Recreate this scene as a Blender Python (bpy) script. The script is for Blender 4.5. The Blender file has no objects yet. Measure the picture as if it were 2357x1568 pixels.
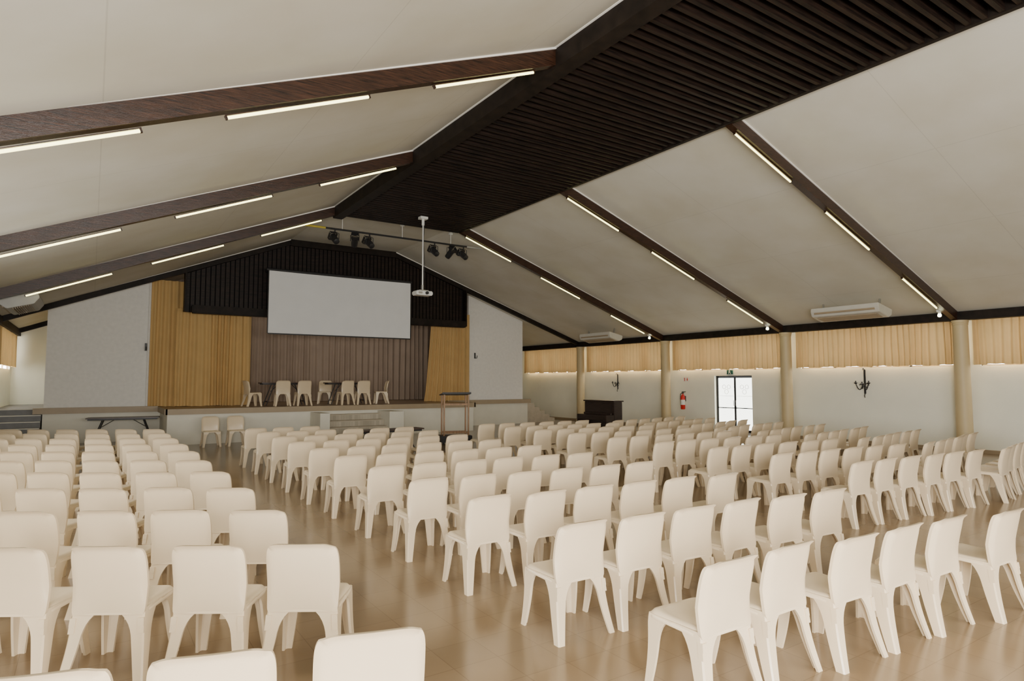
import bpy, bmesh, math, random
from mathutils import Vector, Matrix
random.seed(7)
C = bpy.context.scene.collection
PI = math.pi
H = 1.82
# ------------------------------------------------------------------ materials
def mat(name, col, rough=0.6, var=0.08, scale=6.0, bump=0.0, bscale=40.0, metal=0.0, trans=0.0, stretch=None, emit=0.0, ecol=None, spec=0.5):
    m = bpy.data.materials.new(name); m.use_nodes = True
    nt = m.node_tree; n = nt.nodes; l = nt.links
    b = n['Principled BSDF']; out = n['Material Output']
    b.inputs['Roughness'].default_value = rough; b.inputs['Metallic'].default_value = metal
    b.inputs['Specular IOR Level'].default_value = spec
    tc = n.new('ShaderNodeTexCoord'); mp = n.new('ShaderNodeMapping')
    l.new(tc.outputs['Object'], mp.inputs['Vector'])
    if stretch: mp.inputs['Scale'].default_value = stretch
    ns = n.new('ShaderNodeTexNoise'); ns.inputs['Scale'].default_value = scale; ns.inputs['Detail'].default_value = 5
    l.new(mp.outputs['Vector'], ns.inputs['Vector'])
    r = n.new('ShaderNodeValToRGB'); l.new(ns.outputs['Fac'], r.inputs['Fac'])
    r.color_ramp.elements[0].position = 0.3; r.color_ramp.elements[1].position = 0.7
    r.color_ramp.elements[0].color = tuple(max(0, c*(1-var)) for c in col)+(1,)
    r.color_ramp.elements[1].color = tuple(min(1, c*(1+var)) for c in col)+(1,)
    l.new(r.outputs['Color'], b.inputs['Base Color'])
    if bump > 0:
        n2 = n.new('ShaderNodeTexNoise'); n2.inputs['Scale'].default_value = bscale; n2.inputs['Detail'].default_value = 3
        l.new(mp.outputs['Vector'], n2.inputs['Vector'])
        bp = n.new('ShaderNodeBump'); bp.inputs['Strength'].default_value = bump; bp.inputs['Distance'].default_value = 0.02
        l.new(n2.outputs['Fac'], bp.inputs['Height']); l.new(bp.outputs['Normal'], b.inputs['Normal'])
    if trans > 0:
        t = n.new('ShaderNodeBsdfTranslucent'); l.new(r.outputs['Color'], t.inputs['Color'])
        mx = n.new('ShaderNodeMixShader'); mx.inputs[0].default_value = trans
        l.new(b.outputs[0], mx.inputs[1]); l.new(t.outputs[0], mx.inputs[2]); l.new(mx.outputs[0], out.inputs['Surface'])
    if emit > 0:
        b.inputs['Emission Color'].default_value = (ecol or col)+(1,)
        b.inputs['Emission Strength'].default_value = emit
    return m

def tile_mat(name, c1, c2, mortar, size, rough, msize=0.006, coat=0.0, offset=0.0, bw=1.0, stainc=None):
    m = bpy.data.materials.new(name); m.use_nodes = True
    nt = m.node_tree; n = nt.nodes; l = nt.links; b = n['Principled BSDF']
    tc = n.new('ShaderNodeTexCoord'); br = n.new('ShaderNodeTexBrick')
    l.new(tc.outputs['Object'], br.inputs['Vector'])
    br.offset = offset; br.inputs['Scale'].default_value = 1.0/size
    br.inputs['Brick Width'].default_value = bw; br.inputs['Row Height'].default_value = 1.0
    br.inputs['Mortar Size'].default_value = msize; br.inputs['Mortar Smooth'].default_value = 0.3
    br.inputs['Color1'].default_value = c1+(1,); br.inputs['Color2'].default_value = c2+(1,); br.inputs['Mortar'].default_value = mortar+(1,)
    ns = n.new('ShaderNodeTexNoise'); ns.inputs['Scale'].default_value = 0.9; ns.inputs['Detail'].default_value = 6
    l.new(tc.outputs['Object'], ns.inputs['Vector'])
    r = n.new('ShaderNodeValToRGB'); r.color_ramp.elements[0].position = .3; r.color_ramp.elements[1].position = .7
    r.color_ramp.elements[0].color = (stainc or (.86,.84,.80))+(1,); r.color_ramp.elements[1].color = (1,1,1,1)
    l.new(ns.outputs['Fac'], r.inputs['Fac'])
    mx = n.new('ShaderNodeMix'); mx.data_type = 'RGBA'; mx.blend_type = 'MULTIPLY'; mx.inputs['Factor'].default_value = 1
    l.new(br.outputs['Color'], mx.inputs[6]); l.new(r.outputs['Color'], mx.inputs[7]); l.new(mx.outputs[2], b.inputs['Base Color'])
    b.inputs['Roughness'].default_value = rough
    return m

M = {}
M['chair'] = mat('cream_plastic', (.77,.63,.43), .28, .03, 3)
M['floor'] = tile_mat('vinyl_tiles', (.275,.195,.115), (.25,.178,.105), (.195,.138,.08), .33, .19, .009)
M['ceilL'] = tile_mat('ceiling_board', (.70,.68,.60), (.69,.67,.59), (.60,.58,.51), 2.4, .8, .003, bw=1.0, stainc=(.90,.88,.82))
M['wall'] = mat('cream_wall', (.91,.90,.77), .55, .02, 2, .1, 30)
M['wallrough'] = mat('stipple_wall', (.80,.785,.74), .8, .04, 9, .25, 12)
M['beam'] = mat('stained_wood', (.034,.014,.007), .30, .85, 5, .2, 30, stretch=(.8,14,14))
M['dark'] = mat('black_stain', (.013,.0085,.006), .6, .5, 5, spec=.25)
M['slat'] = mat('dark_slat_wood', (.014,.0075,.005), .55, .8, 4, stretch=(.6,8,8), spec=.3)
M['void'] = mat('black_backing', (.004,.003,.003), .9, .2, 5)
M['white'] = mat('white_metal', (.80,.80,.76), .4, .02, 5)
M['acwhite'] = mat('aged_white_plastic', (.62,.60,.53), .4, .03, 5)
M['bead'] = mat('white_bead', (.85,.83,.78), .6, .02, 5)
M['column'] = mat('column_paint', (.56,.445,.25), .5, .03, 3)
M['gold'] = mat('gold_curtain', (.64,.425,.175), .85, .05, 2, trans=.1)
M['valance'] = mat('valance_cloth', (.60,.42,.19), .85, .05, 2, trans=.05)
M['brown'] = mat('brown_curtain', (.36,.275,.21), .85, .06, 2)
M['apron'] = mat('apron_paint', (.74,.71,.60), .6, .03, 3)
M['trim'] = mat('stage_trim', (.36,.28,.18), .5, .05, 4)
M['stagefloor'] = mat('stage_boards', (.25,.17,.10), .4, .2, 3, stretch=(1,9,1))
M['screen'] = mat('projection_cloth', (.80,.81,.81), .8, .02, 2)
M['black'] = mat('black_metal', (.02,.02,.022), .45, .2, 8)
M['lens'] = mat('lamp_lens', (.25,.22,.16), .15, .1, 8)
M['steel'] = mat('steel', (.55,.55,.53), .3, .05, 8, metal=.9)
M['piano'] = mat('mahogany', (.022,.011,.009), .3, .4, 4, stretch=(1,1,6))
M['wood'] = mat('lectern_wood', (.30,.17,.08), .45, .3, 5, stretch=(8,8,1))
M['red'] = mat('extinguisher_red', (.60,.02,.02), .3, .05, 5)
M['label'] = mat('paper_label', (.85,.83,.75), .6, .02, 5)
M['table'] = mat('table_laminate', (.07,.045,.035), .35, .3, 5)
M['step'] = mat('grey_step', (.20,.20,.20), .6, .1, 6)
M['stepbeige'] = mat('beige_step', (.46,.40,.30), .6, .1, 6)
M['mosaic'] = tile_mat('riser_tiles', (.56,.51,.41), (.40,.36,.28), (.34,.30,.24), .09, .5, .03)
M['tube'] = mat('fluorescent_glow', (1,1,.85), .5, .0, 5, emit=6, ecol=(1.0,.89,.32))
M['bulb'] = mat('bulb_glow', (1,1,.85), .5, .0, 5, emit=14, ecol=(1.0,.96,.60))
M['day'] = mat('daylit_glass', (.9,.95,1), .3, .0, 5, emit=10, ecol=(.95,.98,1.0))
M['doorglass'] = mat('daylit_door_glass', (.9,.92,.85), .2, .12, 1.5, emit=5, ecol=(.95,.97,.86))
M['green'] = mat('sign_green', (.02,.10,.09), .4, .05, 5)
M['amber'] = mat('yellow_tip', (.50,.40,.05), .5, .05, 5)
M['palegrey'] = mat('pale_grey_paint', (.42,.42,.40), .5, .05, 5)

# ------------------------------------------------------------------ mesh builder
class MB:
    def __init__(s): s.v = []; s.f = []
    def add(s, vs, fs):
        k = len(s.v); s.v += [tuple(a) for a in vs]; s.f += [tuple(i+k for i in f) for f in fs]; return s
    def box(s, x0, x1, y0, y1, z0, z1, mtx=None):
        vs = [Vector(p) for p in ((x0,y0,z0),(x1,y0,z0),(x1,y1,z0),(x0,y1,z0),(x0,y0,z1),(x1,y0,z1),(x1,y1,z1),(x0,y1,z1))]
        if mtx: vs = [mtx @ p for p in vs]
        return s.add(vs, [(0,3,2,1),(4,5,6,7),(0,1,5,4),(1,2,6,5),(2,3,7,6),(3,0,4,7)])
    def prism(s, poly, a, b, axis='y'):
        n = len(poly)
        def P(p, t):
            return {'y': (p[0], t, p[1]), 'x': (t, p[0], p[1]), 'z': (p[0], p[1], t)}[axis]
        vs = [P(p, a) for p in poly] + [P(p, b) for p in poly]
        fs = [tuple(range(n)), tuple(range(2*n-1, n-1, -1))] + [(i, (i+1)%n, n+(i+1)%n, n+i) for i in range(n)]
        return s.add(vs, fs)
    def loft(s, loops, cap=True, closed=False):
        n = len(loops[0]); vs = [p for L in loops for p in L]; fs = []
        m = len(loops)
        for j in range(m if closed else m-1):
            a = j*n; b = ((j+1) % m)*n
            for i in range(n): fs.append((a+i, a+(i+1)%n, b+(i+1)%n, b+i))
        if cap and not closed: fs += [tuple(range(n-1,-1,-1)), tuple(range((m-1)*n, m*n))]
        return s.add(vs, fs)
    def tube(s, pts, r, n=8):
        pts = [Vector(p) for p in pts]; loops = []
        prev = None
        for i, p in enumerate(pts):
            d = (pts[min(i+1,len(pts)-1)] - pts[max(i-1,0)]).normalized()
            if prev is None:
                a = Vector((0,0,1)) if abs(d.z) < .9 else Vector((1,0,0))
                u = d.cross(a).normalized()
            else: u = (prev - d*prev.dot(d)).normalized()
            prev = u; w = d.cross(u)
            rr = r[i] if isinstance(r, (list,tuple)) else r
            loops.append([p + (u*math.cos(2*PI*k/n) + w*math.sin(2*PI*k/n))*rr for k in range(n)])
        return s.loft(loops)
    def lathe(s, prof, c=(0,0,0), n=20):
        loops = [[(c[0]+r*math.cos(2*PI*k/n), c[1]+r*math.sin(2*PI*k/n), c[2]+z) for k in range(n)] for r, z in prof]
        return s.loft(loops)
    def sheet(s, fn, nu, nv):
        vs = [fn(i/nu, j/nv) for j in range(nv+1) for i in range(nu+1)]
        fs = [(j*(nu+1)+i, j*(nu+1)+i+1, (j+1)*(nu+1)+i+1, (j+1)*(nu+1)+i) for j in range(nv) for i in range(nu)]
        return s.add(vs, fs)
    def slab(s, fn, nu, nv, off):
        N = (nu+1)*(nv+1)
        A = [Vector(fn(i/nu, j/nv)) for j in range(nv+1) for i in range(nu+1)]
        B = [a + Vector(off) for a in A]
        fs = []
        for j in range(nv):
            for i in range(nu):
                a = j*(nu+1)+i; q = (a, a+1, a+nu+2, a+nu+1)
                fs.append(q); fs.append(tuple(x+N for x in reversed(q)))
        rim = [i for i in range(nu+1)] + [j*(nu+1)+nu for j in range(1,nv+1)] + [nv*(nu+1)+i for i in range(nu-1,-1,-1)] + [j*(nu+1) for j in range(nv-1,0,-1)]
        for k in range(len(rim)):
            a, b = rim[k], rim[(k+1)%len(rim)]
            fs.append((b, a, a+N, b+N))
        return s.add(A+B, fs)
    def build(s, name, m, parent=None, smooth=False, bevel=0, loc=None):
        me = bpy.data.meshes.new(name); me.from_pydata(s.v, [], s.f)
        bm = bmesh.new(); bm.from_mesh(me); bmesh.ops.recalc_face_normals(bm, faces=bm.faces)
        if bevel:
            bmesh.ops.bevel(bm, geom=[e for e in bm.edges if len(e.link_faces)==2 and e.calc_face_angle(0) > .6], offset=bevel, segments=2, affect='EDGES', clamp_overlap=True)
        bm.to_mesh(me); bm.free()
        me.materials.append(M[m])
        if smooth:
            me.polygons.foreach_set('use_smooth', [True]*len(me.polygons))
            try: me.set_sharp_from_angle(angle=math.radians(42))
            except Exception: pass
        o = bpy.data.objects.new(name, me); C.objects.link(o)
        if parent: o.parent = parent
        if loc: o.location = loc
        return o

def tag(o, label=None, cat=None, group=None, kind=None):
    if label: o['label'] = label
    if cat: o['category'] = cat
    if group: o['group'] = group
    if kind: o['kind'] = kind
    return o
def thing(name, label, cat, loc=(0,0,0), rz=0, group=None, kind=None):
    o = bpy.data.objects.new(name, None); C.objects.link(o); o.location = loc; o.rotation_euler = (0,0,rz); o.empty_display_size = .1
    return tag(o, label, cat, group, kind)
def dup(root, loc, rot, label=None, group=None):
    r = root.copy(); C.objects.link(r); r.location = loc; r.rotation_euler = rot if isinstance(rot, tuple) else (0,0,rot)
    if label: r['label'] = label
    if group: r['group'] = group
    for ch in list(root.children):
        c = ch.copy(); C.objects.link(c); c.parent = r
        for g in ch.children:
            d = g.copy(); C.objects.link(d); d.parent = c
    return r
def S(o): o['kind'] = 'structure'; return o

# ------------------------------------------------------------------ room profile
XL, XR = -2.2, 18.5          # eaves
PL, PR = 5.57, 9.46          # flat ridge panel
ZT, ZE = H+4.9, H+1.76
WL, WR = -2.3, 18.9          # walls
Y0, YB = -4.0, 27.6
T = [-3.0, 2.0, 7.1, 12.0, 17.1, 22.2, 27.15]
def cz(x):
    if x < PL: return ZT - (PL-x)*(ZT-ZE)/(PL-XL)
    if x > PR: return ZT - (x-PR)*(ZT-ZE)/(XR-PR)
    return ZT
S(MB().box(-3, 19.4, Y0, YB+.2, -.1, 0).build('floor', 'floor'))
b = MB()
prof = [(-2.8,ZE),(XL,ZE),(PL,ZT),(PR,ZT),(XR,ZE),(19.2,ZE),(19.2,ZE+.12),(XR,ZE+.12),(PR,ZT+.12),(PL,ZT+.12),(XL,ZE+.12),(-2.8,ZE+.12)]
n = len(prof)
vs = [(x,Y0,z) for x,z in prof]+[(x,YB+.2,z) for x,z in prof]
b.add(vs, [(i,(i+1)%n,n+(i+1)%n,n+i) for i in range(n)])
S(b.build('ceiling', 'ceilL'))
# walls
D0, D1, DZ = 13.48, 15.05, 2.02
WZ0, WZ1 = 2.225, 3.40
b = MB()
b.box(WR, WR+.2, Y0, D0, 0, WZ0).box(WR, WR+.2, D1, YB, 0, WZ0).box(WR, WR+.2, D0, D1, DZ, WZ0).box(WR, WR+.2, Y0, YB, WZ1, ZE+.01)
for y in T[1:]: b.box(WR, WR+.2, y-.35, y+.25, WZ0, WZ1)
S(b.build('wall_right', 'wall'))
b = MB(); b.box(WL-.2, WL, 4, 22.9, 0, ZE+.01).box(WL-.2, WL, 22.9, YB, 0, WZ0).box(WL-.2, WL, 22.9, YB, WZ1, ZE+.01).box(WL-.2, WL, 27.1, YB, WZ0, WZ1).box(WL-.2,WL,Y0,4,0,1.2)
S(b.build('wall_left', 'wall'))
b = MB(); b.prism([(WL-.2,0),(WR+.2,0),(WR+.2,ZE),(XR,ZE),(PR,ZT),(PL,ZT),(XL,ZE),(WL-.2,ZE)], YB, YB+.15)
S(b.build('wall_back', 'wall'))
S(MB().box(WR-.02, WR, Y0, D0-.06, 0, .09).box(WR-.02, WR, D1+.06, YB, 0, .09).build('baseboard_right', 'trim'))
# windows (bright clerestory panes behind the valances)
for i in range(1, 6):
    a, c = T[i]+.25, T[i+1]-.35
    w = thing('window_%d' % i, 'bright clerestory window behind the pleated valance', 'window', ((WR+.1), (a+c)/2, WZ0), kind='structure')
    L = c-a
    MB().box(-.01,.01,-L/2,L/2,0,WZ1-WZ0).build('pane', 'day', w)
    f = MB()
    for k in range(5): y = -L/2+L*k/4; f.box(-.05,.0,y-.03,y+.03,0,WZ1-WZ0)
    f.box(-.05,0,-L/2,L/2,0,.03).box(-.05,0,-L/2,L/2,WZ1-WZ0-.04,WZ1-WZ0); f.build('window_frame', 'trim', w)
w = thing('window_6', 'bright clerestory window beside the left stage stairs', 'window', (WL-.1, 25.0, WZ0), kind='structure')
MB().box(-.01,.01,-2.1,2.1,0,WZ1-WZ0).build('pane', 'day', w)
f = MB()
for k in range(4): y = -2.1+4.2*k/3; f.box(0,.05,y-.03,y+.03,0,WZ1-WZ0)
f.build('window_frame', 'trim', w)

# ------------------------------------------------------------------ roof beams, slat panel
ORD = ['first','second','third','fourth','fifth','sixth','seventh','eighth','ninth','tenth','eleventh','twelfth']
for i, y in enumerate(T):
    if i == 0: continue
    dep = .265 if i < 5 else .20
    for side in (0, 1):
        x0, x1 = (XL-.1, PL) if side == 0 else (PR, XR+.1)
        z0, z1 = cz(max(x0,XL)) , cz(x1)
        if side == 1: z0, z1 = cz(x0), cz(min(x1,XR))
        r = thing('roof_beam', 'dark stained sloping timber roof beam, %s on the %s slope' % (
            {1:'one overhead by the camera',2:'nearest one in view',3:'second one from the camera',4:'third one from the camera',5:'one above stage front',6:'one at the rear wall'}[i], 'left' if side==0 else 'right'), 'beam', (0,0,0), group='sloping roof beams')
        bb = MB().prism([(x0,z0-dep),(x1,z1-dep),(x1,z1),(x0,z0)], y-.07, y+.07)
        bb.build('timber', 'beam' if i < 5 else 'dark', r)
        MB().prism([(x0,z0-.03),(x1,z1-.03),(x1,z1+.0),(x0,z0)], y-.09, y-.07).build('white_bead', 'bead', r)
# side beam of ridge + slatted panel
rb = thing('ridge_beam', 'long dark beam along left edge of slatted ceiling panel', 'beam', (0,0,0))
MB().box(PL-.12, PL+.14, Y0, T[4]+.07, ZT-.36, ZT-.0).build('timber', 'dark', rb)
MB().box(PL-.15, PL-.12, Y0, T[4]+.07, ZT-.07, ZT-.03).build('white_bead', 'bead', rb)
sp = thing('slatted_panel', 'dark timber slatted panel running along the ceiling ridge', 'ceiling panel', (0,0,0))
MB().box(PL+.14, PR-.05, Y0, T[4]+.05, ZT-.05, ZT-.01).build('backing', 'void', sp)
sl = MB(); y = Y0+.1
while y < T[4]-.05:
    dz = random.uniform(-.012,.012)
    sl.box(PL+.14, PR-.05, y-.03, y+.03, ZT-.24+dz, ZT-.06); y += .185
sl.build('slats', 'slat', sp)
MB().box(PR-.05, PR+.03, Y0, T[4]+.07, ZT-.25, ZT-.01).build('side_rail', 'dark', sp)
MB().box(PL+.14, PR-.05, T[4], T[4]+.07, ZT-.26, ZT-.01).build('end_rail', 'dark', sp)
# eave beams
e = MB().box(XR-.12, XR+.14, Y0, YB, ZE-.20, ZE+.02).build('eave_beam', 'dark'); tag(e, 'dark eave beam above the columns and valances on right', 'beam')
e = MB().box(WL, XL+.12, Y0, YB, ZE-.20, ZE+.02).build('eave_beam', 'dark'); tag(e, 'dark eave beam along the left side wall', 'beam')

# columns
def column(x, y, label):
    c = thing('column', label, 'column', (x, y, 0), group='round columns')
    MB().lathe([(.185,.12),(.18,1.5),(.168,3.25)], n=28).build('shaft', 'column', c, True)
    MB().lathe([(.22,0),(.22,.08),(.19,.12)], n=28).build('base', 'column', c, True)
    MB().lathe([(.166,3.25),(.178,3.27),(.178,3.29),(.172,3.30),(.188,3.33),(.188,ZE-.2)], n=28).build('capital', 'column', c, True)
for i, s in ((2,'nearest the camera at far right of the photo'),(3,'between the glass door and the near wall sconce'),(4,'just left of the fire extinguisher'),(5,'beside the piano, farthest down the right wall'),(6,'behind the right stage stairs')):
    column(XR, T[i]-.08, 'round tan column ' + s)

# ------------------------------------------------------------------ pleated curtains
def pleat(name, m, p0, p1, z0, z1, amp, period, parent=None, gather=0.0, hem=.006, shape=None, seed=1):
    rnd = random.Random(seed)
    p0, p1 = Vector((p0[0],p0[1],0)), Vector((p1[0],p1[1],0)); d = p1-p0; L = d.length; d.normalize(); nrm = Vector((-d.y,d.x,0))
    nu = max(24, int(L/period*12)); nv = 8
    am = [rnd.uniform(.45,1.3) for _ in range(int(L/period)+3)]
    def fn(u, v):
        s = u*L; k = s/period; i0 = int(k); fr = k-i0
        a = am[i0]*(1-fr)+am[i0+1]*fr
        off = amp*a*math.sin(2*PI*k + 1.3*math.sin(k*.9) + .4*math.sin(v*3+k))*(1-.3*v)
        hz = hem*math.sin(k*1.3)+hem*.6*math.sin(k*4.1+1)
        uu = u
        if shape: uu = shape(u, v)
        q = p0 + d*(uu*L) + nrm*off
        return (q.x, q.y, (z0+hz*(1-v)) + (z1-z0-hz*(1-v))*v)
    b = MB().sheet(fn, nu, nv)
    return b.build(name, m, parent, True)
for i, s in ((1,'at the far right edge of the photo'),(2,'with the wide iron sconce below it'),(3,'above the glass door'),(4,'above the piano and small sconce'),(5,'beyond the last column beside the stage')):
    v = pleat('valance', 'valance', (XR+.24, T[i]+.17), (XR+.24, T[i+1]-.27), 2.25, ZE-.10, .05, .165, seed=i, hem=.010)
    tag(v, 'pleated gold valance ' + s, 'curtain', 'gold valances along the right wall')
v = pleat('valance', 'valance', (WL+.13, 22.3), (WL+.13, 27.2), 2.3, ZE-.1, .035, .18, seed=9)
tag(v, 'pleated gold valance over window in the left passage', 'curtain')

# ------------------------------------------------------------------ stage
ZS = 1.02
S(MB().box(1.83, 11.85, 20.36, 27.3, 0, ZS-.02).box(-1.13, 15.9, 22.62, 27.3, 0, ZS-.02).build('wall_stage_front', 'apron'))
S(MB().box(1.83, 11.85, 20.32, 27.3, ZS-.02, ZS).box(-1.1,15.88,22.6,27.3,ZS-.022,ZS-.001).build('floor_stage', 'stagefloor'))
S(MB().box(1.78, 11.9, 20.28, 20.36, ZS-.15, ZS+.01).box(1.76,1.83,20.28,22.6,ZS-.15,ZS+.01).box(11.85,11.92,20.28,22.6,ZS-.15,ZS+.01).build('trim_1', 'trim'))
S(MB().box(-1.35, 1.76, 22.5, 22.7, ZS-.14, ZS+.03).box(11.92, 16.0, 22.5, 22.7, ZS-.14, ZS+.03).build('trim_2', 'trim'))
def wallpoly(x0, x1, y0, y1, z0, name, m='wallrough'):
    xs = sorted(set([x0,x1]+[x for x in (PL,PR) if x0<x<x1]))
    return S(MB().prism([(x0,z0),(x1,z0)]+[(x, cz(x)+.01) for x in reversed(xs)], y0, y1).build(name, m))
wallpoly(-1.13, 1.55, 23.0, 23.2, ZS, 'wall_stage_left')
wallpoly(13.15, 15.9, 23.0, 23.2, ZS, 'wall_stage_right')
S(MB().box(1.45, 1.68, 22.9, 23.2, ZS, cz(1.5)-.02).build('trim_3', 'wallrough'))
S(MB().box(13.1, 13.2, 22.92, 23.0, ZS, cz(13.2)-.03).build('trim_4', 'wallrough'))
S(MB().box(-1.13,-.98,23.2,YB,0,cz(-1.13)).build('wall_passage_left', 'wall'))
S(MB().box(15.75,15.9,23.2,YB,0,cz(15.9)).build('wall_passage_right', 'wall'))
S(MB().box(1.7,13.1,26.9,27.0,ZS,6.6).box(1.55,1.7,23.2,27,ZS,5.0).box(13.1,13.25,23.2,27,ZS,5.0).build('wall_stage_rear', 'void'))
# header
hd = thing('stage_header', 'dark slatted timber header above the stage opening', 'stage header', (0,0,0))
hx0, hx1, hz = 2.40, 12.45, 4.02
MB().prism([(hx0,hz),(hx1,hz),(hx1,cz(hx1)-.02),(PR,ZT-.02),(PL,ZT-.02),(hx0,cz(hx0)-.02)], 22.28, 22.36).build('backing', 'void', hd)
sb = MB(); x = hx0+.05
while x < hx1:
    sb.prism([(x-.055,hz),(x+.055,hz),(x+.055,cz(x+.055)-.2),(x-.055,cz(x-.055)-.2)], 22.21, 22.28); x += .145
sb.build('slats', 'slat', hd)
MB().box(hx0+.15, hx1-.05, 21.86, 22.13, hz-.06, hz+.2).build('lower_box', 'dark', hd, bevel=.03)
MB().box(hx0-.05, hx0, 22.0, 22.35, hz, cz(hx0)-.2).build('side_board', 'dark', hd)
MB().box(hx1, hx1+.05, 22.0, 22.35, hz, cz(hx1)-.2).build('side_board', 'dark', hd)
MB().box(PL, PR, 22.1, 22.28, ZT-.22, ZT-.0).build('top_rail', 'dark', hd)
# stage curtains
tag(pleat('stage_curtain', 'gold', (1.5,22.82), (2.55,22.82), ZS+.01, 5.05, .055, .19, seed=3), 'tall narrow gold curtain at the left edge of stage opening', 'curtain')
tag(pleat('stage_curtain', 'gold', (2.2,22.56), (4.45,22.56), ZS+.01, 4.15, .065, .20, seed=4), 'wide gold curtain drawn back at left of stage', 'curtain')
def taper(u, v):
    return 1-(1-u)*(1.02-.16*v**.7)
tag(pleat('stage_curtain', 'gold', (10.95,22.60), (12.75,22.60), ZS+.01, 4.1, .06, .18, seed=5, shape=taper), 'gold curtain drawn back at right of stage behind lectern', 'curtain')
tag(pleat('stage_curtain', 'gold', (12.7,22.84), (13.1,22.84), ZS+.01, 4.6, .03, .13, seed=6), 'thin gold curtain edge at far right of stage opening', 'curtain')
tag(pleat('back_curtain', 'brown', (1.8,25.6), (13.0,25.6), ZS+.01, 5.6, .07, .24, seed=7, hem=.0), 'wide brown backdrop curtain behind the stage tables', 'curtain')
# wall brackets on stage walls
for x, lb in ((1.40,'on left stage wall beside the curtain'),(13.45,'on right stage wall')):
    k = thing('wall_bracket', 'small dark metal hook bracket '+lb, 'bracket', (x, 22.90 if x<5 else 23.0, 2.9))
    MB().box(-.03,.03,-.02,0,-.12,.12).build('plate','black',k)
    MB().tube([(0,-.02,-.1),(0,-.18,-.1),(0,-.2,.0)],.015).build('hook','black',k)
# steps in front of the stage, between cheek walls
st = thing('stage_steps', 'pale steps with patterned risers between cheek walls, centre of stage front', 'steps', (0,0,0))
sx0, sx1 = 6.15, 8.1
a = MB(); m2 = MB()
for k in range(4):
    a.box(sx0, sx1, 19.16+.3*k, 20.34, .19*k, .19*(k+1)-.0)
    m2.box(sx0+.02, sx1-.02, 19.145+.3*k, 19.158+.3*k, .19*k+.01, .19*(k+1)-.03)
a.build('treads', 'stepbeige', st)
m2.build('riser_tiles', 'mosaic', st)
MB().box(sx0-.3, sx0, 19.3, 20.34, 0, .84).build('cheek_wall', 'apron', st)
MB().box(sx1, sx1+.5, 19.3, 20.34, 0, .84).build('cheek_wall', 'apron', st)
# left passage stairs
st = thing('side_stairs', 'dark grey steps in the passage left of the stage', 'steps', (0,0,0))
for k in range(6):
    MB().box(WL+.02, -1.16, 21.5+.29*k, 23.4, .17*k, .17*(k+1)).build('step', 'step', st)
    MB().box(WL+.02, -1.16, 21.48+.29*k, 21.51+.29*k, .17*(k+1)-.02, .17*(k+1)+.004).build('nosing', 'apron', st)
S(MB().box(WL, -1.13, 23.4, YB, 0, 1.02).build('floor_passage', 'step'))
st = thing('side_stairs', 'pale steps rising to the stage at its right end', 'steps', (0,0,0))
for k in range(6):
    MB().box(15.92, 17.6-.28*k, 22.9, 24.3, .17*k, .17*(k+1)).build('step', 'stepbeige', st)

# projection screen
ps = thing('projection_screen', 'large white projection screen hanging before the dark stage header', 'screen', (7.27, 21.5, 0))
z0, z1, hw = H+1.575, H+3.65, 2.52
MB().sheet(lambda u,v: (-hw+2*hw*u, .012*math.sin(v*14)*math.sin(u*3), z0+(z1-z0)*v), 20, 24).build('cloth', 'screen', ps, True)
MB().tube([(-hw-.08,.04,z1+.03),(hw+.06,.04,z1+.03)], .055, 12).build('case', 'black', ps, True)
MB().box(-hw,hw,-.012,.018,z0-.03,z0+.01).build('bottom_bar', 'black', ps)
MB().box(-hw-.03,-hw,-.006,.006,z0,z1).box(hw,hw+.03,-.006,.006,z0,z1).build('edge_strip', 'black', ps)
MB().box(-hw-.03,-hw+.03,.06,.45,z1-.02,z1+.08).box(hw-.03,hw+.03,.06,.45,z1-.02,z1+.08).build('wall_mount', 'black', ps)

# projector on pole
pj = thing('projector', 'white projector hanging on long white pole from slatted ceiling', 'projector', (7.65, 16.0, 0))
zb = 4.22
MB().box(-.25,.25,-.17,.17,zb,zb+.12).build('body', 'white', pj, bevel=.025)
MB().tube([(.05,-.17,zb+.06),(.05,-.22,zb+.06)], .045, 14).build('lens', 'black', pj, True)
MB().box(-.2,-.08,-.176,-.168,zb+.03,zb+.09).build('vent', 'steel', pj)
MB().tube([(0,0,zb+.2),(0,0,ZT-.34)], .02, 12).build('pole', 'white', pj, True)
MB().box(-.14,.14,-.1,.1,zb+.13,zb+.15).tube([(0,0,zb+.15),(0,0,zb+.3)],.035,12).build('mount', 'steel', pj)
MB().tube([(.03,.0,zb+.3),(.045,-.03,zb+.9),(.03,.02,zb+1.5),(.04,-.02,ZT-.4)], .008, 6).build('cable', 'black', pj, True)
MB().box(-.11,.11,-.09,.09,ZT-.33,ZT-.26).tube([(0,0,ZT-.5),(0,0,ZT-.32)],.04,12).build('ceiling_plate', 'white', pj)

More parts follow.
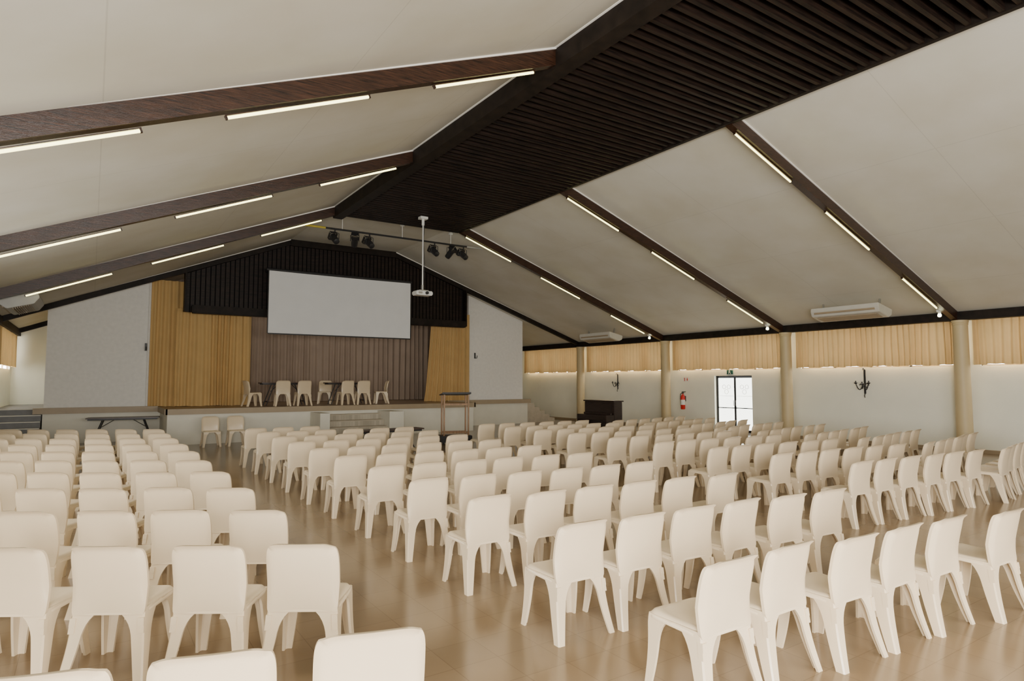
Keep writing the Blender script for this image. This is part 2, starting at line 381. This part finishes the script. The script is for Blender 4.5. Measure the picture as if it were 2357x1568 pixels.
# lighting bar + spotlights
lb = thing('lighting_bar', 'long thin black lighting bar hung before the stage', 'lighting bar', (0,0,0))
zbar, ybar = H+4.45, 18.0
MB().tube([(4.65,ybar,zbar),(10.85,ybar,zbar)], .028, 10).build('pipe', 'black', lb, True)
MB().tube([(4.6,ybar,zbar),(5.5,ybar,zbar)], .032, 10).build('yellow_end', 'amber', lb, True)
MB().tube([(10.2,ybar,zbar),(10.9,ybar,zbar)], .032, 10).build('pale_end', 'palegrey', lb, True)
for x in (6.0, 7.9, 9.6):
    MB().tube([(x,ybar,zbar),(x,ybar,cz(x))], .010, 6).box(x-.05,x+.05,ybar-.05,ybar+.05,cz(x)-.08,cz(x)).build('hanger', 'white', lb)
def spot():
    r = thing('stage_spotlight', '', 'spotlight', (0,0,0), group='spotlights on the lighting bar')
    MB().tube([(-.14,0,-.30),(-.14,0,-.1),(0,0,-.06),(.14,0,-.1),(.14,0,-.30)], .012, 6).tube([(0,0,-.07),(0,0,.0)],.025,8).build('yoke', 'black', r)
    R = Matrix.Translation((0,0,-.31)) @ Matrix.Rotation(math.radians(-38),4,'X')
    bd = MB(); n=18
    prof = [(.06,-.20),(.10,-.18),(.11,-.05),(.11,.10),(.125,.14),(.125,.17)]
    bd.loft([[R @ Vector((q*math.cos(2*PI*k/n), -z, q*math.sin(2*PI*k/n))) for k in range(n)] for q,z in prof]); bd.build('housing', 'black', r, True)
    MB().loft([[R @ Vector((q*math.cos(2*PI*k/n), -z, q*math.sin(2*PI*k/n))) for k in range(n)] for q,z in ((.10,.175),(.07,.19),(.02,.198))]).build('lens','lens',r,True)
    d = MB()
    d.box(-.12,.12,-.30,-.17,.125,.132, R).box(-.12,.12,-.30,-.17,-.132,-.125, R).box(.125,.132,-.28,-.17,-.11,.11,R).box(-.132,-.125,-.28,-.17,-.11,.11,R)
    d.build('barn_doors','black',r)
    r.scale = (.88,.88,.88)
    return r
sl_ = spot()
sx = [5.78, 6.38, 6.84, 9.02, 9.57, 10.08]
lbl = ['leftmost black spotlight on the lighting bar','second black spotlight from left on the lighting bar','third black spotlight from left, inner one of left cluster','black spotlight on the bar just right of projector pole','middle black spotlight of the right hand three','rightmost black spotlight on the lighting bar']
for i, x in enumerate(sx):
    rz = random.uniform(-.3,.3)+PI*(0 if i in (1,4) else 1)
    if i == 0: sl_.location = (x,ybar,zbar-.03); sl_.rotation_euler=(0,0,rz); sl_['label']=lbl[0]
    else: dup(sl_, (x,ybar,zbar-.03), rz, lbl[i])

# fluorescent fittings
def fitting(L):
    r = thing('fluorescent_light', '', 'light', (0,0,0), group='fluorescent lights on the roof beams')
    MB().box(-L/2, L/2, -.03, .03, -.012, 0.0).build('housing', 'beam', r)
    MB().tube([(-L/2+.02,0,-.026),(L/2-.02,0,-.026)], .018, 10).build('tube', 'tube', r, True)
    MB().box(-L/2,-L/2+.02,-.02,.02,-.046,-.01).build('end_cap', 'beam', r)
    MB().box(L/2-.02,L/2,-.02,.02,-.046,-.01).build('end_cap', 'beam', r)
    return r
FL = fitting(1.72); FR = fitting(1.85)
usedL = usedR = False
pos = ['top','middle','bottom']
for i in (1,2,3,4):
    nm = {1:'roof beam overhead by the camera',2:'nearest roof beam in view',3:'second roof beam from camera',4:'third roof beam from camera'}[i]
    for side, spans in ((0, ((3.5,5.15),(1.05,2.7),(-1.3,.35))), (1, ((9.65,11.4),(12.5,14.4),(15.75,17.5)))):
        for k, (xa, xb) in enumerate(spans):
            xm = (xa+xb)/2; sl = (ZT-ZE)/(PL-XL) if side==0 else -(ZT-ZE)/(XR-PR)
            loc = (xm, T[i]+.02, cz(xm)-.269); rot = (0, -math.atan(sl), 0)
            lab = '%s fluorescent light on left slope, %s' % (pos[k], nm) if side==0 else '%s fluorescent light on right slope, %s' % (pos[k], nm)
            proto = FL if side==0 else FR
            if side==0 and not usedL: o=FL; usedL=True; o.location=loc; o.rotation_euler=rot; o['label']=lab
            elif side==1 and not usedR: o=FR; usedR=True; o.location=loc; o.rotation_euler=rot; o['label']=lab
            else: dup(proto, loc, rot, lab)
# eave bulbs
for i in (2,3,4):
    x = 17.85
    r = thing('bulb_lamp', 'small glowing bulb at foot of the %s right roof beam' % {2:'nearest',3:'second',4:'third'}[i], 'lamp', (x, T[i]+.115, cz(x)-.2), group='bulbs at the beam feet')
    MB().box(-.06,.06,-.045,.045,-.03,.03).lathe([(.035,-.07),(.035,-.03)],n=12).build('holder','white',r)
    MB().lathe([(.01,-.16),(.04,-.145),(.045,-.11),(.03,-.07)], n=14).build('bulb','bulb',r,True)

# air conditioners
def ac(loc, L, tilt, label, m='acwhite'):
    r = thing('air_conditioner', label, 'air conditioner', loc, group='ceiling air conditioners'); r.rotation_euler = (0, tilt, 0)
    MB().prism([(-.36,-.02),(-.36,-.12),(-.28,-.24),(.22,-.27),(.36,-.17),(.36,-.02)], -L/2, L/2).build('body',m,r,bevel=.012)
    g = MB()
    for k in range(9): g.box(-.18+.04*k, -.165+.04*k, -L/2+.12, L/2-.12, -.275, -.2)
    g.build('intake_grille','trim',r)
    MB().box(-.345,-.31,-L/2+.1,L/2-.1,-.19,-.10).build('outlet_slot','trim',r)
    for s in (-1,1):
        MB().box(-.02,.02,s*(L/2-.15)-.02,s*(L/2-.15)+.02,-.03,.24).build('hanger','steel',r)
ac((17.25, 9.15, cz(17.25)-.2), 1.85, .2, 'white ceiling air conditioner near the right eave, nearest one on right')
ac((17.4, 19.5, cz(17.4)-.22), 1.85, .2, 'small distant white air conditioner near right eave, above the piano')
ac((-1.42, 18.4, cz(-1.42)-.16), 1.7, -.35, 'grey white ceiling air conditioner on the left slope at photo edge', 'palegrey')

# ------------------------------------------------------------------ chair
def sq2round(a, b, n):
    mx = max(abs(a), abs(b))
    if mx < 1e-6: return a, b
    k = mx / ((abs(a)**n + abs(b)**n)**(1/n))
    return a*k, b*k
def make_chair():
    t = thing('plastic_chair', '', 'chair')
    def seat(u, v):
        a, b_ = 2*u-1, 2*v-1
        a = math.copysign(abs(a)**.75, a) if a else 0; b_ = math.copysign(abs(b_)**.75, b_) if b_ else 0
        ra, rb = sq2round(a, b_, 8)
        x = ra*(.221+.004*rb); y = .006+rb*.215
        z = .446 - .020*(1-a*a)*(1-b_*b_) + .006*b_
        q = max(abs(a),abs(b_))
        if q > .80: z -= .036*((q-.80)/.20)**2.2
        return (x, y, z)
    MB().slab(seat, 16, 16, (0,0,-.014)).build('seat', 'chair', t, True)
    def back(u, v):
        a = 2*u-1; a = math.copysign(abs(a)**.7, a) if a else 0
        b_ = 2*v-1; b_ = math.copysign(abs(b_)**.75, b_) if b_ else 0
        if b_ > 0: ra, rb = sq2round(a, b_, 6)
        else: ra, rb = sq2round(a, b_, 18)
        vv = (rb+1)/2
        w = .217 + .004*math.sin(vv*PI/2) + .005*math.sin(vv*PI)
        zlow = .382 + .026*(1-a*a)
        z = zlow + (.825-zlow)*vv
        cv = min(1, vv*2.5)
        y = -.190 - .030*vv - .050*vv*vv + (.004+.020*cv)*ra*ra
        if abs(a) > .86: y += .018*cv*((abs(a)-.86)/.14)**1.5
        if b_ > .9: y -= .018*((b_-.9)/.1)
        return (ra*w, y, z)
    MB().slab(back, 18, 18, (0,-.020,0)).build('backrest', 'chair', t, True)
    def leg(sx, sy):
        loops = []
        for k in range(15):
            q = k/14
            if sy < 0: cx = .256-.041*q-.006*math.sin(q*PI); cy = -(.280-.080*q-.012*math.sin(q*PI))
            else: cx = .242-.024*q-.004*math.sin(q*PI); cy = .228-.012*q-.012*math.sin(q*PI)
            z = .424*q
            if sy > 0: cy -= .012*max(0,(q-.82)/.18)**2
            fl = max(0,(q-.62)/.38)
            fl = 1-math.sqrt(max(0,1-fl*fl))
            wx = .053+.036*q + .124*fl; wy = .057+.050*q + .095*fl
            th = .017; r = .009
            P = [(r,0),(wx,0),(wx,th),(th+r,th),(th,th+r),(th,wy),(0,wy),(0,r)]
            loops.append([(sx*(cx-p), sy*(abs(cy)-r_), z) for p, r_ in P])
        b = MB().loft(loops)
        if sy < 0:
            for k,(q0,q1,dp) in enumerate(((.88,.77,.008),(.77,.67,.005))):
                L=[]
                for q in (q0,q1):
                    cx=.256-.041*q-.006*math.sin(q*PI); cy=-(.280-.080*q-.012*math.sin(q*PI)); z=.424*q
                    L.append([(sx*(cx+.002),cy-dp,z),(sx*(cx-.034),cy-dp,z),(sx*(cx-.034),cy+.01,z),(sx*(cx+.002),cy+.03,z)])
                b.loft(L)
        return b
    for sx_ in (-1,1):
        for sy_ in (-1,1):
            leg(sx_, sy_).build('leg', 'chair', t, True)
    return t
chair0 = make_chair(); first = [True]
cF = 1450.0; th_ = math.radians(33.7); ph_ = math.radians(3.71)
def project(x, y, z):
    lat = x*math.cos(th_)-y*math.sin(th_); w = x*math.sin(th_)+y*math.cos(th_); h = z-H
    d = w*math.cos(ph_)+h*math.sin(ph_); v = -w*math.sin(ph_)+h*math.cos(ph_)
    return (1178.5+cF*lat/max(d,.01), 784-cF*v/max(d,.01), d)
cnt = 0
def place(x, y, rz, label, group, z=0, top=True):
    global cnt
    if top: x += .255*-math.sin(rz); y += .255*math.cos(rz)
    px, py, d = project(x, y, z+.6)
    m = .5*cF/max(d,.1)
    if d < .3 or px < -m*1.0 or px > 2357+m*1.0 or project(x,y,z+.85)[1] > 1568: return
    cnt += 1
    if first[0]:
        first[0] = False; chair0.location=(x,y,z); chair0.rotation_euler=(0,0,rz); chair0['label']=label; chair0['group']=group
    else: dup(chair0, (x,y,z), rz, label, group)
jit = lambda a: random.uniform(-a,a)
for k, (x,y) in enumerate(((.98,2.49),(.41,2.62),(-.12,2.78))):
    place(x, y, math.radians((-17,-17,-18)[k]), 'cream plastic chair cropped by the bottom edge, %s in the nearest left row' % ('right one','middle one','left one')[k], 'chairs of the left block')
for i in range(10):
    for k in range(7):
        x = 1.12-.5*k; y = 4.03+1.24*i+.31*k
        if x < -1.75: continue
        place(x+jit(.015), y+jit(.03), math.radians(-30)+jit(.05), 'cream plastic chair in left block, %s full row from camera, %s seat from aisle' % (ORD[i], ORD[k]), 'chairs of the left block')
for i in range(11):
    for k in range(6):
        if i == 10 and k > 2: continue
        x = 2.98+.56*k; y = 2.36+1.2*i-.05*k
        if i == 0: x = (3.08,3.66,4.22,4.79,5.36,6.02)[k]; y = (2.33,2.32,2.20,2.17,2.15,2.02)[k]
        place(x+jit(.01), y+jit(.03), jit(.04)-.03, 'cream plastic chair in centre left block, %s row from camera, %s seat from left' % (ORD[i], ORD[k]), 'chairs of the centre left block')
for i in range(9):
    for k in range(6):
        x = 8.15-.04*i+.55*k; y = 4.22+1.07*i-.045*k
        place(x+jit(.008), y+jit(.03), jit(.03)-.03, 'cream plastic chair in centre right block, %s row from camera, %s seat from left' % (ORD[i], ORD[k]), 'chairs of the centre right block')
for i in range(9):
    for k in range(6):
        x = 11.7-.04*i+.55*k; y = 3.9+1.02*i+.08*k
        place(x+jit(.008), y+jit(.03), .13+jit(.02), 'cream plastic chair in far right block, %s row from camera, %s seat from left' % (ORD[i], ORD[k]), 'chairs of the far right block')
for x, y, s in ((2.85,19.45,'left'),(3.5,19.4,'right')):
    place(x, y, PI+jit(.05), 'cream plastic chair facing the hall before the stage, %s of a pair' % s, 'pair of chairs below the stage', top=False)
stg = [(4.35,21.6,-PI/2+.2,'turned sideways at left end of the tables'),(5.2,21.3,-.1,'backing the hall, first left of the pair'),(5.85,21.3,.05,'backing the hall, second from left'),
       (7.0,22.62,PI-.4,'behind the tables facing the hall'),(7.3,21.3,.1,'backing the hall, right of the table gap'),(7.9,21.3,-.05,'backing the hall, rightmost of those'),(8.75,21.7,PI/2-.2,'turned sideways at right end of the tables')]
for x, y, rz, s in stg:
    place(x, y, rz, 'cream plastic chair on stage, '+s, 'chairs on the stage', z=ZS, top=False)
print('CHAIRS', cnt)

# ------------------------------------------------------------------ tables
def table(loc, rz, L, W, h, label, group=None):
    r = thing('folding_table', label, 'table', loc, rz, group)
    MB().box(-L/2,L/2,-W/2,W/2,h-.03,h).build('tabletop','table',r,bevel=.006)
    MB().box(-L/2+.05,L/2-.05,-W/2+.04,-W/2+.06,h-.07,h-.03).build('apron','black',r)
    MB().box(-L/2+.05,L/2-.05,W/2-.06,W/2-.04,h-.07,h-.03).build('apron','black',r)
    for s in (-1,1):
        for w in (-1,1):
            MB().tube([(s*(L/2-.42),w*(W/2-.08),h-.04),(s*(L/2-.16),w*(W/2-.08),0.0)],.016,8).build('leg','black',r,True)
        MB().tube([(s*(L/2-.22),-W/2+.08,.14),(s*(L/2-.22),W/2-.08,.14)],.012,8).tube([(s*(L/2-.34),0,h-.3),(s*.2,0,h-.05)],.01,6).build('brace','black',r,True)
table((.85,22.05,0), -.12, 1.85, .6, .76, 'dark folding table against the wall left of the stage')
table((6.05,14.55,0), .05, 1.8, .45, .66, 'dark folding table behind chair rows before the stage steps')
table((5.45,22.0,ZS), 0, 1.6, .6, .76, 'dark table on the stage, left of the two', 'tables on the stage')
table((7.6,22.0,ZS), 0, 1.55, .55, .76, 'dark table on the stage, right of the two', 'tables on the stage')

# lectern
lc = thing('lectern', 'open wooden lectern with dark top on black base', 'lectern', (8.98,16.5,0), -.3)
MB().box(-.46,.46,-.3,.3,.05,.24).build('base','black',lc,bevel=.01)
for sx_ in (-1,1):
    for sy_ in (-1,1):
        MB().tube([(sx_*.38,sy_*.22,0),(sx_*.38,sy_*.22,.06)],.035,10).build('castor','black',lc)
        MB().box(sx_*.36-.022,sx_*.36+.022,sy_*.2-.022,sy_*.2+.022,.24,1.43).build('post','wood',lc,bevel=.004)
for z_ in (.30, 1.12):
    MB().box(-.34,.34,-.21,-.19,z_,z_+.05).build('rail','wood',lc)
    MB().box(-.34,.34,.19,.21,z_,z_+.05).build('rail','wood',lc)
MB().box(-.34,.34,-.2,.2,1.15,1.165).build('shelf','wood',lc)
R = Matrix.Translation((0,0,1.44)) @ Matrix.Rotation(-.10,4,'X')
MB().box(-.43,.43,-.25,.25,-.015,.015,R).box(-.43,.43,-.27,-.25,-.015,.035,R).build('desktop','black',lc,bevel=.004)

# piano
pn = thing('upright_piano', 'dark brown upright piano near the right wall', 'piano', (13.9,15.7,0), 0)
MB().box(0,.36,-.72,.72,.0,1.16).build('case','piano',pn,bevel=.012)
MB().box(-.04,.4,-.75,.75,1.16,1.20).build('lid','piano',pn,bevel=.008)
MB().box(-.34,0,-.72,-.66,.0,.74).build('cheek','piano',pn,bevel=.006)
MB().box(-.34,0,.66,.72,.0,.74).build('cheek','piano',pn,bevel=.006)
MB().box(-.34,0,-.66,.66,.58,.66).build('key_bed','piano',pn)
MB().box(-.335,-.08,-.66,.66,.66,.74).box(-.10,-.02,-.66,.66,.74,.80).build('key_lid','piano',pn,bevel=.01)
MB().box(-.02,0,-.6,.6,.12,.5).box(-.02,0,-.6,.6,.86,1.1).build('front_panel','piano',pn,bevel=.006)
for q in (-.1,0,.1): MB().box(-.12,0,q-.02,q+.02,.05,.08).build('pedal','steel',pn)

# ------------------------------------------------------------------ right wall items
d = thing('door_1', 'black framed glass double door glowing with daylight', 'door', (WR+.15, (D0+D1)/2, 0), kind='structure')
hw = (D1-D0)/2
MB().box(-.04,.06,-hw,-hw+.04,0,DZ).box(-.04,.06,hw-.04,hw,0,DZ).box(-.04,.06,-hw,hw,DZ-.04,DZ).build('frame','black',d)
for s in (-1,1):
    y0_, y1_ = (-hw+.04,-.004) if s<0 else (.004,hw-.04)
    lf = MB().box(-.03,.03,y0_,y0_+.03,.02,DZ-.05).box(-.03,.03,y1_-.03,y1_,.02,DZ-.05).box(-.03,.03,y0_,y1_,.02,.12).box(-.03,.03,y0_,y1_,DZ-.08,DZ-.05).box(-.03,.03,y0_,y1_,.86,.89).build('door_leaf','black',d)
    MB().box(.0,.012,y0_+.03,y1_-.03,.12,DZ-.07).build('pane','doorglass',lf)
    o_ = MB(); cy = (y0_+y1_)/2
    for (dy, dz, rr) in ((-.1,1.62,.07),(.1,1.62,.07),(0,1.45,.08)):
        o_.tube([(-.005, cy+dy+rr*math.cos(a*PI/9), dz+rr*math.sin(a*PI/9)) for a in range(19)], .008, 6)
    o_.tube([(-.005,y0_+.06,1.3),(-.005,y1_-.06,1.3)],.006,6)
    o_.build('ornament','steel',lf)
    MB().tube([(-.05,s*.05,.95),(-.05,s*.05,1.15)],.012,8).build('handle','steel',lf)
# exit sign
es = thing('exit_sign', 'small dark green exit pictogram sign above the glass door', 'sign', (WR-.02,14.35,2.07))
MB().box(-.02,.02,-.12,.12,0,.15).build('plate','green',es)
rm = MB()
rm.lathe([(.0,0),(.016,.003),(.016,.02),(.0,.024)],(-.026,.0,.118),8)
rm.tube([(-.026,.005,.115),(-.026,.01,.07)],.010,6).tube([(-.026,.01,.075),(-.026,.04,.05),(-.026,.04,.02)],.008,6).tube([(-.026,.01,.075),(-.026,-.02,.05),(-.026,-.05,.02)],.008,6).tube([(-.026,.01,.105),(-.026,-.035,.09)],.006,6).tube([(-.026,.01,.105),(-.026,.045,.09)],.006,6)
rm.build('pictogram','label',es)
# fire extinguisher
fe = thing('fire_extinguisher', 'red fire extinguisher on the cream wall beside a column', 'fire extinguisher', (WR-.13,16.42,.76))
MB().lathe([(.07,0),(.085,.02),(.085,.46),(.06,.53),(.03,.56),(.03,.6)], n=20).build('cylinder','red',fe,True)
MB().lathe([(.0865,.17),(.0865,.36)], n=20).build('label_band','label',fe,True)
MB().box(-.03,.03,-.025,.025,.6,.65).box(-.02,.02,-.13,.03,.66,.68).box(-.02,.02,-.11,.03,.63,.645).build('valve','black',fe)
MB().tube([(0,.03,.63),(0,.11,.58),(0,.125,.4),(0,.11,.2),(0,.10,.12)],.013,8).build('hose','black',fe,True)
MB().box(.08,.132,-.04,.04,.3,.5).build('bracket','black',fe)
sg = thing('extinguisher_sign', 'small red arrow sign on the wall above the extinguisher', 'sign', (WR-.006,16.35,1.80))
MB().box(-.004,.006,-.15,.15,0,.18).build('plate','label',sg)
MB().box(-.008,-.004,.055,.085,.03,.15).box(-.008,-.004,.06,.1,.13,.15).prism([(-.09,.09),(-.02,.09),(-.055,.03)],-.008,-.004,'x').box(-.008,-.004,-.07,-.04,.09,.15).build('pictogram','red',sg)
# sconces
def sconce(y, label, k_=1.0):
    r = thing('wall_sconce', label, 'wall lamp', (WR-.01, y, 1.70), group='wrought iron wall sconces')
    r.scale = (k_,k_,k_)
    MB().box(-.02,.0,-.022,.022,-.22,.42).tube([(-.02,0,.42),(-.08,0,.46),(-.10,0,.41)],.010,6).build('back_plate','black',r)
    for a in (-1,1):
        pts = [(-.03-.12*math.sin(q/8*PI*.5), a*.17*q/8, .06-.17*math.sin(q/8*PI)) for q in range(9)]
        arm = MB().tube(pts, .014, 6)
        arm.tube([(-.04, a*(.07+.05*math.cos(k*PI/5)), .0+.05*math.sin(k*PI/5)) for k in range(9)], .012, 6)
        ao = arm.build('arm','black',r,True)
        MB().lathe([(.02,.04),(.042,.065),(.042,.075),(.018,.08),(.016,.12),(.01,.125)], (-.15,a*.17,0), 12).build('candle_cup','black',ao,True)
    MB().tube([(-.03,0,.06),(-.13,0,-.08),(-.16,0,.02)],.014,6).lathe([(.02,.02),(.042,.045),(.018,.06),(.016,.10)],(-.16,0,0),12).build('centre_arm','black',r,True)
    MB().tube([(-.02,0,-.22),(-.05,0,-.28),(-.03,0,-.32)],.012,6).build('tail_scroll','black',r,True)
sconce(9.66, 'black wrought iron three armed wall sconce on the nearest wall bay', 1.1)
sconce(20.1, 'small distant black iron wall sconce above the piano', 1.0)

# ------------------------------------------------------------------ light
def area(loc, rot, sx_, sy_, e, col=(1,1,1)):
    l = bpy.data.lights.new('area_light','AREA'); l.shape='RECTANGLE'; l.size=sx_; l.size_y=sy_; l.energy=e; l.color=col
    o = bpy.data.objects.new('unseen_area_lamp', l); C.objects.link(o); o.location=loc; o.rotation_euler=rot; return o
area((6,-3.0,2.5), (math.radians(74),0,0), 9, 1.6, 620, (1,.93,.83))
area((-1.0,-2.6,1.9), (math.radians(93),0,math.radians(-52)), 3.2, 1.9, 1150, (1,.98,.95))  # unseen lamp added to brighten the right ceiling slope and right wall
area((WL+.1,9,2.0), (math.radians(88),0,math.radians(-90)), 9, .9, 230, (1,1,.98))  # unseen lamp added along the left wall, standing in for clerestory windows
area((7.3,24.2,5.6), (0,0,0), 8, 1.5, 40, (1,.9,.75))  # unseen warm lamp added behind the header to lift the stage, not daylight
w = bpy.data.worlds.new('world'); bpy.context.scene.world = w; w.use_nodes = True
w.node_tree.nodes['Background'].inputs[0].default_value = (.95,.97,1,1); w.node_tree.nodes['Background'].inputs[1].default_value = .35

# ------------------------------------------------------------------ camera
cd = bpy.data.cameras.new('camera'); cd.sensor_width = 36; cd.lens = 1450/2357*36; cd.clip_start=.05; cd.clip_end=200
co = bpy.data.objects.new('camera', cd); C.objects.link(co)
co.location = (0,0,H); co.rotation_euler = (math.radians(93.71), 0, math.radians(-33.7))
bpy.context.scene.camera = co
